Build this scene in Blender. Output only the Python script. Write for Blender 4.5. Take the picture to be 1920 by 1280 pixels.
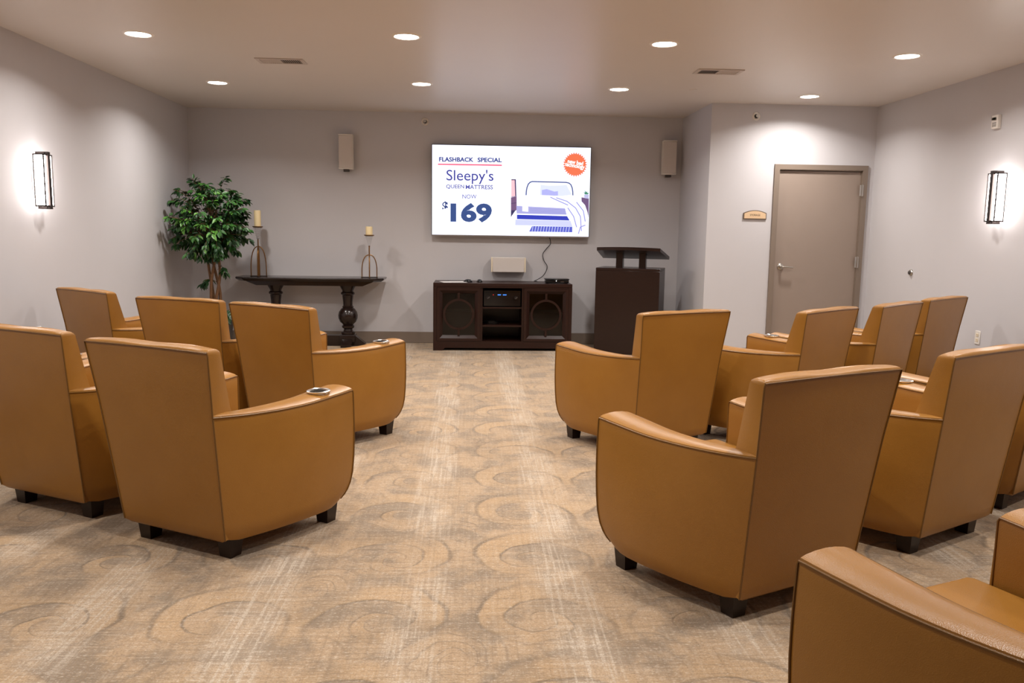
import bpy, bmesh, math, random
from mathutils import Vector, Matrix
S = bpy.context.scene
C = S.collection
for o in list(bpy.data.objects):
    bpy.data.objects.remove(o)

# ------------------------------------------------------------------ camera, world, exposure
cam = bpy.data.cameras.new('camera')
cam.sensor_width = 36.0
cam.sensor_fit = 'HORIZONTAL'
cam.lens = 29.0786
cam_o = bpy.data.objects.new('camera', cam)
C.objects.link(cam_o)
yaw, pitch, roll = 0.0521904, 0.1326861, 0.0147542
fwd = Vector((math.sin(yaw)*math.cos(pitch), math.cos(yaw)*math.cos(pitch), -math.sin(pitch)))
rt = Vector((math.cos(yaw), -math.sin(yaw), 0))
up = rt.cross(fwd)
r2 = math.cos(roll)*rt + math.sin(roll)*up
u2 = -math.sin(roll)*rt + math.cos(roll)*up
mw = Matrix((r2, u2, -fwd)).transposed().to_4x4()
mw.translation = Vector((0, 0, 1.3721))
cam_o.matrix_world = mw
cam.clip_start = 0.05
S.camera = cam_o

world = bpy.data.worlds.new('world')
S.world = world
world.use_nodes = True
world.node_tree.nodes['Background'].inputs[0].default_value = (0.9, 0.92, 1.0, 1)
world.node_tree.nodes['Background'].inputs[1].default_value = 0.02

DOWNLIGHT = 23.0       # watts of each ceiling lamp
LENS = 22.0            # radiance of the lamp's frosted lens
SCONCE = 27.0          # radiance of the sconce diffusers
SCREEN = 1.6           # radiance of a white pixel on the television
S.view_settings.view_transform = 'Standard'
S.view_settings.look = 'None'
S.view_settings.gamma = 1.0
S.view_settings.use_curve_mapping = False
S.view_settings.exposure = 0.0

# ------------------------------------------------------------------ materials
def lin(c):
    return tuple(((v/255)/12.92 if v/255 <= 0.04045 else ((v/255+0.055)/1.055)**2.4) for v in c)

class NT:
    """small helper for writing node trees"""
    def __init__(s, m):
        s.t = m.node_tree; s.n = s.t.nodes; s.l = s.t.links
    def new(s, typ, **kw):
        n = s.n.new(typ)
        for k, v in kw.items(): setattr(n, k, v)
        return n
    def put(s, sock, v):
        if hasattr(v, 'is_output'): s.l.new(v, sock)
        elif v is not None: sock.default_value = v
    def math(s, op, a, b=None, c=None, clamp=False):
        n = s.new('ShaderNodeMath', operation=op); n.use_clamp = clamp
        s.put(n.inputs[0], a)
        if b is not None: s.put(n.inputs[1], b)
        if c is not None: s.put(n.inputs[2], c)
        return n.outputs[0]
    def noise(s, vec, scale, detail=2.0, rough=0.5):
        n = s.new('ShaderNodeTexNoise')
        s.put(n.inputs['Vector'], vec)
        n.inputs['Scale'].default_value = scale
        n.inputs['Detail'].default_value = detail
        n.inputs['Roughness'].default_value = rough
        return n.outputs[0]
    def xyz(s, x, y, z=0.0):
        n = s.new('ShaderNodeCombineXYZ')
        s.put(n.inputs[0], x); s.put(n.inputs[1], y); s.put(n.inputs[2], z)
        return n.outputs[0]
    def mix(s, f, a, b):
        n = s.new('ShaderNodeMix', data_type='RGBA')
        s.put(n.inputs[0], f)
        s.put(n.inputs[6], a if hasattr(a, 'is_output') else (*a, 1))
        s.put(n.inputs[7], b if hasattr(b, 'is_output') else (*b, 1))
        return n.outputs[2]
    def ramp(s, f, lo, hi):
        n = s.new('ShaderNodeMapRange'); n.interpolation_type = 'SMOOTHSTEP'
        s.put(n.inputs[0], f); n.inputs[1].default_value = lo; n.inputs[2].default_value = hi
        return n.outputs[0]
    def bump(s, h, strength, dist):
        n = s.new('ShaderNodeBump'); n.inputs['Strength'].default_value = strength
        n.inputs['Distance'].default_value = dist; s.l.new(h, n.inputs['Height'])
        return n.outputs[0]

def principled(name):
    m = bpy.data.materials.new(name); m.use_nodes = True
    return m, m.node_tree.nodes['Principled BSDF'], NT(m)

def mat(name, col, rough=0.5, metal=0.0, var=0.06, vscale=30.0, bump=0.0, bscale=200.0, spec=0.5, coat=0.0):
    """procedural material: base colour with a noise variation and optional fine relief"""
    m, b, t = principled(name)
    c = lin(col)
    co = t.new('ShaderNodeTexCoord').outputs['Object']
    nz = t.noise(co, vscale, 3.0)
    lo = tuple(v*(1-var) for v in c); hi = tuple(min(1, v*(1+var)) for v in c)
    t.put(b.inputs['Base Color'], t.mix(nz, lo, hi))
    b.inputs['Roughness'].default_value = rough
    b.inputs['Metallic'].default_value = metal
    b.inputs['Specular IOR Level'].default_value = spec
    b.inputs['Coat Weight'].default_value = coat
    if bump:
        t.put(b.inputs['Normal'], t.bump(t.noise(co, bscale, 2.0), bump, 0.002))
    return m

def emit(name, col, strength):
    m, b, t = principled(name)
    b.inputs['Base Color'].default_value = (0.02, 0.02, 0.02, 1)
    b.inputs['Emission Color'].default_value = (*lin(col), 1)
    b.inputs['Emission Strength'].default_value = strength
    b.inputs['Roughness'].default_value = 0.4
    return m

def wood(name, dark, light, rough=0.3, coat=0.2):
    m, b, t = principled(name)
    co = t.new('ShaderNodeTexCoord').outputs['Object']
    mp = t.new('ShaderNodeMapping'); t.put(mp.inputs[0], co); mp.inputs[3].default_value = (2.0, 14.0, 14.0)
    nz = t.noise(mp.outputs[0], 4.0, 6.0, 0.6)
    t.put(b.inputs['Base Color'], t.mix(nz, lin(dark), lin(light)))
    b.inputs['Roughness'].default_value = rough
    b.inputs['Coat Weight'].default_value = coat
    b.inputs['Coat Roughness'].default_value = 0.2
    b.inputs['Specular IOR Level'].default_value = 0.28
    return m

def carpet_mat():
    m, b, t = principled('carpet')
    pos = t.new('ShaderNodeNewGeometry').outputs['Position']
    sp = t.new('ShaderNodeSeparateXYZ'); t.put(sp.inputs[0], pos)
    x, y = sp.outputs[0], sp.outputs[1]
    # wobble
    wob = t.math('MULTIPLY', t.math('SUBTRACT', t.noise(pos, 5.0, 2.0), 0.5), 0.07)
    wob2 = t.math('MULTIPLY', t.math('SUBTRACT', t.noise(t.xyz(y, x, 3.0), 6.0, 2.0), 0.5), 0.07)
    xw, yw = t.math('ADD', x, wob), t.math('ADD', y, wob2)
    sand = lin((173, 148, 119)); taupe = lin((130, 116, 100)); pale = lin((198, 186, 170)); deep = lin((140, 117, 91))
    def scroll(ox, oy, tx, ty, turn, freq, sx):
        # mirrored tiles, each with a spiral scroll that fades at its rim
        u = t.math('PINGPONG', t.math('ADD', xw, 50.0+ox), tx)
        v = t.math('SUBTRACT', t.math('MULTIPLY', t.math('FRACT', t.math('DIVIDE', t.math('ADD', yw, 50.0+oy), ty)), ty), ty*0.42)
        u = t.math('MULTIPLY', t.math('SUBTRACT', u, tx*0.5), sx)
        r = t.math('SQRT', t.math('ADD', t.math('MULTIPLY', u, u), t.math('MULTIPLY', v, v)))
        th = t.math('ARCTAN2', v, u)
        ph = t.math('ADD', t.math('MULTIPLY', t.math('LOGARITHM', t.math('ADD', r, 0.02), 2.718), freq), t.math('MULTIPLY', th, turn))
        s = t.math('SINE', ph)
        fade = t.math('MULTIPLY', t.ramp(r, ty*0.62, ty*0.44), t.ramp(r, 0.02, 0.075))
        updown = t.ramp(v, -ty*0.30, ty*0.05)
        return s, t.math('MULTIPLY', fade, t.math('ADD', t.math('MULTIPLY', updown, 0.7), 0.3)), r
    s1, f1, ra = scroll(0.18, 0.10, 0.57, 0.56, 1.0, 4.6, 1.0)
    s2, f2, rb = scroll(0.47, 0.38, 0.57, 0.56, -2.0, 8.0, 1.25)
    band1 = t.math('MULTIPLY', t.ramp(s1, 0.20, 0.38), f1)
    line1 = t.math('MULTIPLY', t.math('SUBTRACT', 1.0, t.ramp(t.math('ABSOLUTE', t.math('SUBTRACT', s1, 0.26)), 0.04, 0.30)), f1)
    line2 = t.math('MULTIPLY', t.math('SUBTRACT', 1.0, t.ramp(t.math('ABSOLUTE', t.math('SUBTRACT', s2, 0.2)), 0.05, 0.45)), f2)
    # patchy wear of the pattern
    wear = t.ramp(t.noise(pos, 2.2, 3.0, 0.6), 0.36, 0.62)
    # threads along and across the aisle
    along = t.noise(t.xyz(t.math('MULTIPLY', x, 75.0), t.math('MULTIPLY', y, 2.2)), 1.0, 2.0, 0.6)
    across = t.noise(t.xyz(t.math('MULTIPLY', x, 4.0), t.math('MULTIPLY', y, 70.0)), 1.0, 2.0, 0.6)
    weave = t.noise(pos, 160.0, 2.0, 0.7)
    stripe = t.math('SINE', t.math('MULTIPLY', t.math('ADD', t.math('ADD', x, t.math('MULTIPLY', t.math('SUBTRACT', t.noise(pos, 0.9, 2.0), 0.5), 0.16)), 0.3225), 11.02))
    sm = t.math('MULTIPLY', t.ramp(stripe, 0.15, 0.95), t.ramp(t.noise(t.xyz(t.math('MULTIPLY', x, 1.0), y, 7.0), 1.6, 3.0), 0.30, 0.55))
    ground = t.mix(t.ramp(t.noise(pos, 3.4, 7.0, 0.68), 0.42, 0.60), sand, taupe)
    patt = t.math('ADD', t.math('MULTIPLY', wear, 0.75), 0.20)
    c = t.mix(t.math('MULTIPLY', band1, patt), ground, lin((178, 149, 114)))
    c = t.mix(t.math('MULTIPLY', t.math('MULTIPLY', line1, patt), 0.95), c, lin((98, 86, 73)))
    c = t.mix(t.math('MULTIPLY', t.math('MULTIPLY', line2, t.math('SUBTRACT', 1.15, wear)), 0.55), c, lin((114, 100, 84)))
    # woven threads: the run of the yarn, broken by the cross threads
    fine = t.noise(t.xyz(t.math('MULTIPLY', x, 40.0), t.math('MULTIPLY', y, 190.0)), 1.0, 1.0, 0.5)
    fine2 = t.noise(t.xyz(t.math('MULTIPLY', x, 190.0), t.math('MULTIPLY', y, 30.0)), 1.0, 1.0, 0.5)
    thr = t.math('MULTIPLY', t.ramp(along, 0.47, 0.62), t.math('ADD', t.math('MULTIPLY', sm, 0.72), 0.15))
    thr = t.math('MULTIPLY', thr, t.math('ADD', t.math('MULTIPLY', t.ramp(fine, 0.36, 0.56), 0.8), 0.2))
    c = t.mix(thr, c, pale)
    thr2 = t.math('MULTIPLY', t.ramp(across, 0.50, 0.66), t.math('ADD', t.math('MULTIPLY', sm, 0.45), 0.26))
    thr2 = t.math('MULTIPLY', thr2, t.math('ADD', t.math('MULTIPLY', t.ramp(fine2, 0.36, 0.56), 0.8), 0.2))
    c = t.mix(thr2, c, pale)
    c = t.mix(t.math('MULTIPLY', t.ramp(across, 0.47, 0.32), 0.40), c, lin((118, 103, 86)))
    c = t.mix(t.math('MULTIPLY', t.ramp(along, 0.44, 0.30), 0.30), c, lin((122, 106, 89)))
    c = t.mix(t.math('MULTIPLY', sm, 0.22), c, pale)
    c = t.mix(t.math('MULTIPLY', t.ramp(weave, 0.60, 0.42), 0.50), c, deep)
    speck = t.noise(t.xyz(t.math('MULTIPLY', x, 60.0), t.math('MULTIPLY', y, 110.0), 5.0), 1.0, 2.0, 0.7)
    c = t.mix(t.math('MULTIPLY', t.ramp(speck, 0.56, 0.70), 0.50), c, pale)
    c = t.mix(t.math('MULTIPLY', t.ramp(speck, 0.44, 0.32), 0.45), c, lin((112, 96, 80)))
    t.put(b.inputs['Base Color'], c)
    b.inputs['Roughness'].default_value = 0.95
    b.inputs['Specular IOR Level'].default_value = 0.1
    b.inputs['Sheen Weight'].default_value = 0.15
    h = t.math('ADD', t.math('MULTIPLY', weave, 0.7), t.math('MULTIPLY', line1, -0.6))
    t.put(b.inputs['Normal'], t.bump(h, 0.5, 0.006))
    return m

def leather_mat(name, k=1.0):
    m, b, t = principled(name)
    co = t.new('ShaderNodeTexCoord').outputs['Object']
    n1 = t.noise(co, 5.0, 4.0, 0.6)
    c = t.mix(n1, tuple(v*k for v in lin((143, 97, 36))), tuple(v*k for v in lin((158, 110, 45))))
    t.put(b.inputs['Base Color'], c)
    b.inputs['Roughness'].default_value = 0.34
    b.inputs['Specular IOR Level'].default_value = 0.34
    b.inputs['Coat Weight'].default_value = 0.12
    b.inputs['Coat Roughness'].default_value = 0.22
    vor = t.new('ShaderNodeTexVoronoi'); vor.inputs['Scale'].default_value = 380.0; t.put(vor.inputs['Vector'], co)
    h = t.math('ADD', t.math('MULTIPLY', vor.outputs[0], 0.25), t.noise(co, 9.0, 3.0))
    t.put(b.inputs['Normal'], t.bump(h, 0.16, 0.012))
    return m

M = {}
M['wall'] = mat('wall_paint', (196, 194, 197), 0.75, var=0.02, vscale=3, bump=0.08, bscale=350, spec=0.3)
M['ceiling'] = mat('ceiling_paint', (216, 209, 203), 0.38, var=0.015, vscale=3, bump=0.06, bscale=300, spec=0.5)
M['base'] = mat('taupe_trim_paint', (126, 112, 100), 0.45, var=0.03, vscale=8)
M['door'] = mat('taupe_door_paint', (147, 132, 121), 0.42, var=0.025, vscale=6, bump=0.03)
M['carpet'] = carpet_mat()
M['leather'] = leather_mat('caramel_leather')
M['seam'] = leather_mat('caramel_piping', 0.5)
M['leg'] = wood('dark_leg_wood', (26, 15, 11), (44, 27, 20), 0.35)
M['espresso'] = wood('espresso_wood', (28, 12, 8), (46, 22, 15), 0.38, 0.15)
M['dark_in'] = mat('dark_cabinet_interior', (30, 20, 17), 0.6)
M['table'] = wood('dark_table_wood', (22, 14, 11), (38, 23, 18), 0.25, 0.4)
M['lectern'] = wood('lectern_laminate', (30, 17, 14), (42, 26, 21), 0.3, 0.2)
M['chrome'] = mat('chrome', (236, 233, 230), 0.22, 1.0, var=0.02)
M['nickel'] = mat('satin_nickel', (190, 186, 180), 0.28, 1.0, var=0.03)
M['brass'] = mat('aged_brass', (132, 96, 56), 0.35, 1.0, var=0.15, vscale=60)
M['bronze'] = mat('dark_bronze', (58, 50, 48), 0.4, 0.7, var=0.1)
M['white_plastic'] = mat('white_plastic', (226, 221, 214), 0.45, var=0.02)
M['grille'] = mat('speaker_grille_cloth', (206, 198, 192), 0.8, var=0.03, vscale=400, bump=0.2, bscale=900)
M['cream'] = mat('cream_plastic', (226, 212, 186), 0.5, var=0.02)
M['black_plastic'] = mat('black_plastic', (18, 17, 19), 0.3, var=0.1)
M['black_matte'] = mat('black_matte', (14, 13, 15), 0.6, var=0.1)
M['black_gloss'] = mat('black_gloss', (12, 11, 14), 0.12, var=0.1)
M['silver'] = mat('silver_trim', (176, 172, 172), 0.3, 0.8, var=0.02)
M['candle'] = mat('ivory_wax', (236, 216, 168), 0.5, var=0.04, vscale=14)
M['paper'] = mat('white_paper', (232, 228, 224), 0.7, var=0.02)
M['vent'] = mat('vent_enamel', (196, 186, 180), 0.5, var=0.02)
M['vent_dark'] = mat('vent_duct', (70, 64, 62), 0.7, var=0.05)
M['sign_face'] = mat('sign_tan', (214, 184, 148), 0.5, var=0.03)
M['sign_back'] = mat('sign_bronze', (104, 88, 76), 0.4, 0.3, var=0.05)
M['sign_ink'] = mat('sign_ink', (66, 54, 48), 0.6)
M['bark'] = wood('ficus_bark', (84, 60, 42), (140, 104, 74), 0.8, 0.0)
M['pot'] = mat('charcoal_pot', (66, 64, 66), 0.45, var=0.08)
M['moss'] = mat('planter_moss', (70, 78, 44), 0.95, var=0.3, vscale=40, bump=0.6, bscale=80)
M['leaf'] = mat('ficus_leaf', (46, 90, 36), 0.42, var=0.25, vscale=25)
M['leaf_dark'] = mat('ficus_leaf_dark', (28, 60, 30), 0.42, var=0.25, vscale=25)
M['leaf_light'] = mat('ficus_leaf_young', (82, 134, 50), 0.42, var=0.2, vscale=25)
M['lamp'] = emit('downlight_lens', (255, 246, 238), LENS)
M['trim'] = mat('downlight_trim', (235, 230, 224), 0.5, var=0.02)
M['diffuser'] = emit('sconce_diffuser', (255, 246, 240), SCONCE)
M['blue_led'] = emit('blue_display', (60, 140, 255), 2.0)
M['red_led'] = emit('red_led', (255, 40, 30), 1.0)
M['white_led'] = emit('white_led', (255, 255, 255), 2.0)

def glass_mat(name, tint, rough):
    m, b, t = principled(name)
    b.inputs['Base Color'].default_value = (*tint, 1)
    b.inputs['Roughness'].default_value = rough
    b.inputs['Transmission Weight'].default_value = 1.0
    b.inputs['IOR'].default_value = 1.45
    return m
M['glass'] = glass_mat('clear_glass', (0.97, 0.97, 0.97), 0.03)
def pane_mat(name='cabinet_pane', tint=(0.55, 0.51, 0.48), extra=0.03):
    m = bpy.data.materials.new(name); m.use_nodes = True
    t = NT(m); t.n.remove(t.n['Principled BSDF'])
    tr = t.new('ShaderNodeBsdfTransparent'); tr.inputs[0].default_value = (*tint, 1)
    gl = t.new('ShaderNodeBsdfGlossy'); gl.inputs['Roughness'].default_value = 0.12
    fr = t.new('ShaderNodeLayerWeight'); fr.inputs[0].default_value = 0.5
    mx = t.new('ShaderNodeMixShader')
    t.l.new(t.math('ADD', t.math('MULTIPLY', t.math('POWER', fr.outputs[1], 4.0), 0.35), extra), mx.inputs[0]); t.l.new(tr.outputs[0], mx.inputs[1]); t.l.new(gl.outputs[0], mx.inputs[2])
    t.l.new(mx.outputs[0], t.n['Material Output'].inputs[0])
    return m
M['pane'] = pane_mat()
M['thin_glass'] = pane_mat('thin_glass', (0.97, 0.97, 0.97), 0.03)

# ------------------------------------------------------------------ helpers
def finish(name, bm, m, parent=None, smooth=False, loc=None, rot=None):
    me = bpy.data.meshes.new(name)
    bmesh.ops.recalc_face_normals(bm, faces=bm.faces[:])
    bm.to_mesh(me); bm.free()
    if smooth:
        for p in me.polygons: p.use_smooth = True
        if smooth is not True: me.set_sharp_from_angle(angle=smooth)
    me.materials.append(m)
    o = bpy.data.objects.new(name, me)
    C.objects.link(o)
    if parent: o.parent = parent
    if loc: o.location = loc
    if rot: o.rotation_euler = rot
    return o
AUTO = math.radians(40)

def thing(name, label, cat, loc=(0, 0, 0), rz=0.0, group=None):
    o = bpy.data.objects.new(name, None)
    o.empty_display_size = 0.1
    C.objects.link(o)
    o.location = loc; o.rotation_euler = (0, 0, rz)
    return tag(o, label, cat, group)
def tag(o, label, cat, group=None):
    o['label'] = label; o['category'] = cat
    if group: o['group'] = group
    return o
def struct(o):
    o['kind'] = 'structure'; return o

def add_box(bm, x0, x1, y0, y1, z0, z1, bev=0.0, seg=2):
    vs = [bm.verts.new((x, y, z)) for z in (z0, z1) for y in (y0, y1) for x in (x0, x1)]
    fs = [bm.faces.new([vs[i] for i in f]) for f in ((0, 1, 3, 2), (4, 6, 7, 5), (0, 4, 5, 1), (2, 3, 7, 6), (0, 2, 6, 4), (1, 5, 7, 3))]
    if bev:
        es = list({e for f in fs for e in f.edges})
        bmesh.ops.bevel(bm, geom=es, offset=bev, segments=seg, profile=0.5, affect='EDGES')
    return fs
def box(name, x0, x1, y0, y1, z0, z1, m, parent=None, bev=0.0, seg=2):
    bm = bmesh.new(); add_box(bm, x0, x1, y0, y1, z0, z1, bev, seg)
    return finish(name, bm, m, parent, AUTO if bev else False)
def add_loft(bm, rings, closed=True, cap=True):
    vr = [[bm.verts.new(p) for p in r] for r in rings]
    n = len(rings[0])
    for a, b in zip(vr, vr[1:]):
        for i in range(n if closed else n-1):
            j = (i+1) % n
            bm.faces.new((a[i], a[j], b[j], b[i]))
    if cap and closed:
        bm.faces.new(vr[0][::-1]); bm.faces.new(vr[-1])
    return vr
def add_tube(bm, pts, r, n=8, closed=False):
    pts = [Vector(p) for p in pts]
    rings = []
    prev = None
    for i, p in enumerate(pts):
        if closed: d = pts[(i+1) % len(pts)] - pts[i-1]
        else: d = pts[min(i+1, len(pts)-1)] - pts[max(i-1, 0)]
        d.normalize()
        if prev is None:
            a = Vector((0, 0, 1)) if abs(d.z) < 0.9 else Vector((1, 0, 0))
            nrm = (a - d*a.dot(d)).normalized()
        else:
            nrm = (prev - d*prev.dot(d)).normalized()
        prev = nrm
        bi = d.cross(nrm)
        rr = r[i] if isinstance(r, (list, tuple)) else r
        rings.append([p + (nrm*math.cos(2*math.pi*k/n) + bi*math.sin(2*math.pi*k/n))*rr for k in range(n)])
    if closed: rings.append(rings[0])
    if closed:
        vr = [[bm.verts.new(p) for p in rg] for rg in rings[:-1]]
        vr.append(vr[0])
        for a, b in zip(vr, vr[1:]):
            for k in range(n):
                j = (k+1) % n
                bm.faces.new((a[k], a[j], b[j], b[k]))
    else: add_loft(bm, rings)
def tube(name, pts, r, m, parent=None, n=8, closed=False):
    bm = bmesh.new(); add_tube(bm, pts, r, n, closed)
    return finish(name, bm, m, parent, AUTO)
def add_lathe(bm, prof, n=24, c=(0, 0, 0)):
    rings = [[(c[0]+r*math.cos(2*math.pi*k/n), c[1]+r*math.sin(2*math.pi*k/n), c[2]+z) for k in range(n)] for r, z in prof]
    add_loft(bm, rings)
def lathe(name, prof, m, parent=None, n=24, c=(0, 0, 0)):
    bm = bmesh.new(); add_lathe(bm, prof, n, c)
    return finish(name, bm, m, parent, AUTO)
def add_prism(bm, pts2, y0, y1, plane='xz'):
    """extrude a 2-D outline along the remaining axis"""
    f = {'xz': lambda p, d: (p[0], d, p[1]), 'yz': lambda p, d: (d, p[0], p[1]), 'xy': lambda p, d: (p[0], p[1], d)}[plane]
    a = [bm.verts.new(f(p, y0)) for p in pts2]; b = [bm.verts.new(f(p, y1)) for p in pts2]
    n = len(pts2)
    bm.faces.new(a); bm.faces.new(b[::-1])
    for i in range(n): bm.faces.new((a[i], b[i], b[(i+1) % n], a[(i+1) % n]))
def smooth_path(pts, n=6):
    """Catmull-Rom"""
    P = [Vector(p) for p in pts]; out = []
    for i in range(len(P)-1):
        p0 = P[max(i-1, 0)]; p1 = P[i]; p2 = P[i+1]; p3 = P[min(i+2, len(P)-1)]
        for k in range(n):
            s = k/n
            out.append(0.5*((2*p1) + (p2-p0)*s + (2*p0-5*p1+4*p2-p3)*s*s + (3*p1-p0-3*p2+p3)*s**3))
    out.append(P[-1]); return out
def lerp(a, b, t): return a + (b-a)*t
def sstep(a, b, x):
    t = max(0, min(1, (x-a)/(b-a))); return t*t*(3-2*t)

def copy_tree(o, parent=None):
    c = o.copy(); C.objects.link(c)
    if parent: c.parent = parent
    for ch in list(o.children): copy_tree(ch, c)
    return c

def text_mesh(body, offset=0.0):
    cu = bpy.data.curves.new('text', 'FONT'); cu.body = body; cu.offset = offset; cu.resolution_u = 4
    to = bpy.data.objects.new('text', cu); C.objects.link(to)
    bpy.context.view_layer.update()
    dg = bpy.context.evaluated_depsgraph_get()
    me = bpy.data.meshes.new_from_object(to.evaluated_get(dg))
    bpy.data.objects.remove(to)
    co = [v.co.copy() for v in me.vertices]
    fs = [list(p.vertices) for p in me.polygons]
    x0 = min(c.x for c in co); x1 = max(c.x for c in co); y0 = min(c.y for c in co); y1 = max(c.y for c in co)
    return [((c.x-x0)/(x1-x0), (c.y-y0)/(y1-y0)) for c in co], fs

# ------------------------------------------------------------------ room shell
XL, XR, D, D2, XB, H, Y0 = -3.302, 4.340, 10.078, 8.871, 2.543, 2.743, -3.2
T = 0.12
struct(box('floor', XL-T, XR+T, Y0-T, D+T, -0.1, 0.0, M['carpet']))
struct(box('ceiling', XL-T, XR+T, Y0-T, D+T, H, H+0.1, M['ceiling']))
struct(box('wall_left', XL-T, XL, Y0-T, D+T, 0, H, M['wall']))
struct(box('wall_right', XR, XR+T, Y0-T, D+T, 0, H, M['wall']))
struct(box('wall_back', XL, XB+T, D, D+T, 0, H, M['wall']))
struct(box('wall_front', XL, XR, Y0-T, Y0, 0, H, M['wall']))
struct(box('wall_closet_side', XB, XB+T, D2+T, D, 0, H, M['wall']))
DX0, DX1, DZ = 3.300, 4.218, 2.072       # door opening
bm = bmesh.new()
add_box(bm, XB, DX0, D2, D2+T, 0, H); add_box(bm, DX1, XR, D2, D2+T, 0, H); add_box(bm, DX0, DX1, D2, D2+T, DZ, H)
struct(finish('wall_closet_front', bm, M['wall']))
def baseboard(name, pts):
    """pts: list of (x0,x1,y0,y1)"""
    bm = bmesh.new()
    for x0, x1, y0, y1 in pts: add_box(bm, x0, x1, y0, y1, 0, 0.137, 0.004, 1)
    struct(finish(name, bm, M['base'], None, AUTO))
bt = 0.014
baseboard('baseboard_back', [(XL, XB, D-bt, D)])
baseboard('baseboard_left', [(XL, XL+bt, Y0, D-bt)])
baseboard('baseboard_right', [(XR-bt, XR, Y0, D2)])
baseboard('baseboard_closet_side', [(XB-bt, XB, D2-bt, D-bt)])
baseboard('baseboard_closet_front', [(XB, DX0-0.053, D2-bt, D2), (DX1+0.053, XR-bt, D2-bt, D2)])

# door_1 : frame, leaf, lever, hinges
door = bpy.data.objects.new('door_1', None); C.objects.link(door); struct(door)
door.location = (0, D2, 0)
bm = bmesh.new()
fw = 0.052
for (a0, a1, z0, z1) in ((DX0-fw, DX0+0.004, 0, DZ+0.05), (DX1-0.004, DX1+fw, 0, DZ+0.05), (DX0+0.004, DX1-0.004, DZ-0.004, DZ+0.05)):
    add_box(bm, a0, a1, -0.022, 0.0, z0, z1)
for (a0, a1, z0, z1) in ((DX0, DX0+0.012, 0, DZ), (DX1-0.012, DX1, 0, DZ), (DX0+0.012, DX1-0.012, DZ-0.012, DZ)):
    add_box(bm, a0, a1, 0.0, 0.11, z0, z1)
finish('door_frame', bm, M['base'], door)
leaf = box('door_leaf', DX0+0.008, DX1-0.008, 0.012, 0.056, 0.008, DZ-0.016, M['door'], door, 0.002, 1)
lev = lathe('lever_rose', [(0.0, 0), (0.034, 0), (0.034, 0.008), (0.028, 0.014), (0.014, 0.016), (0.012, 0.045), (0, 0.045)], M['nickel'], door)
lev.rotation_euler = (math.pi/2, 0, 0); lev.location = (3.377, 0.0118, 1.03)
bm = bmesh.new()
add_tube(bm, smooth_path([(3.377, -0.030, 1.03), (3.384, -0.040, 1.031), (3.42, -0.044, 1.030), (3.47, -0.044, 1.027), (3.496, -0.040, 1.025)]), 0.010, 10)
finish('lever_handle', bm, M['nickel'], door, AUTO)
for z in (1.86, 1.09, 0.26):
    bm = bmesh.new()
    add_lathe(bm, [(0, -0.062), (0.0085, -0.062), (0.0085, 0.062), (0, 0.062)], 12, (DX1-0.004, -0.026, z))
    add_box(bm, DX1-0.03, DX1+0.012, -0.0235, -0.0205, z-0.058, z+0.058)
    finish('hinge', bm, M['nickel'], door, AUTO)

# ------------------------------------------------------------------ ceiling lamps
def downlight(x, y, label):
    t = thing('downlight', label, 'light', (x, y, H), 0, 'recessed ceiling downlights')
    return t
proto_trim = lathe('trim_ring', [(0.084, -0.002), (0.090, -0.007), (0.102, -0.006), (0.110, 0.0), (0.084, 0.0), (0.084, -0.002)], M['trim'], None, 36)
proto_lens = lathe('lens', [(0.0, -0.003), (0.0845, -0.003), (0.0845, -0.001), (0, -0.001)], M['lamp'], None, 36)
LIGHTS = [(-2.430, 8.327, 'recessed downlight of far row nearest the left wall, above the ficus'),
          (-0.470, 8.132, 'recessed downlight of far row left of the television'),
          (1.426, 8.167, 'recessed downlight of far row right of the television'),
          (3.363, 8.320, 'recessed downlight of far row in front of the storage door'),
          (-2.405, 6.343, 'recessed downlight of near row nearest the left wall'),
          (-0.466, 6.193, 'recessed downlight of near row, second from the left wall'),
          (1.407, 6.211, 'recessed downlight of near row, second from the right wall'),
          (3.330, 6.404, 'recessed downlight of near row nearest the right wall')]
for row, y in enumerate((4.30, 2.40)):
    for col, x in enumerate((-2.42, -0.468, 1.415, 3.345)):
        LIGHTS.append((x, y, 'recessed downlight outside the picture, %s row above the armchairs, %s' % (('first', 'second')[row], ('by the left wall', 'second from the left wall', 'second from the right wall', 'by the right wall')[col])))
ld = bpy.data.lights.new('lamp', 'AREA')
ld.shape = 'DISK'; ld.size = 0.165; ld.energy = DOWNLIGHT; ld.color = (1.0, 0.945, 0.895); ld.spread = math.radians(147)
for i, (x, y, lab) in enumerate(LIGHTS):
    t = thing('downlight', lab, 'light', (x, y, H), 0, 'recessed ceiling downlights' if i < 8 else 'downlights above the armchairs')
    for pr in (proto_trim, proto_lens):
        if i == 0: pr.parent = t
        else:
            c = pr.copy(); C.objects.link(c); c.parent = t
    lo = bpy.data.objects.new('lamp', ld); C.objects.link(lo); lo.parent = t; lo.location = (0, 0, -0.0045)

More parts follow.
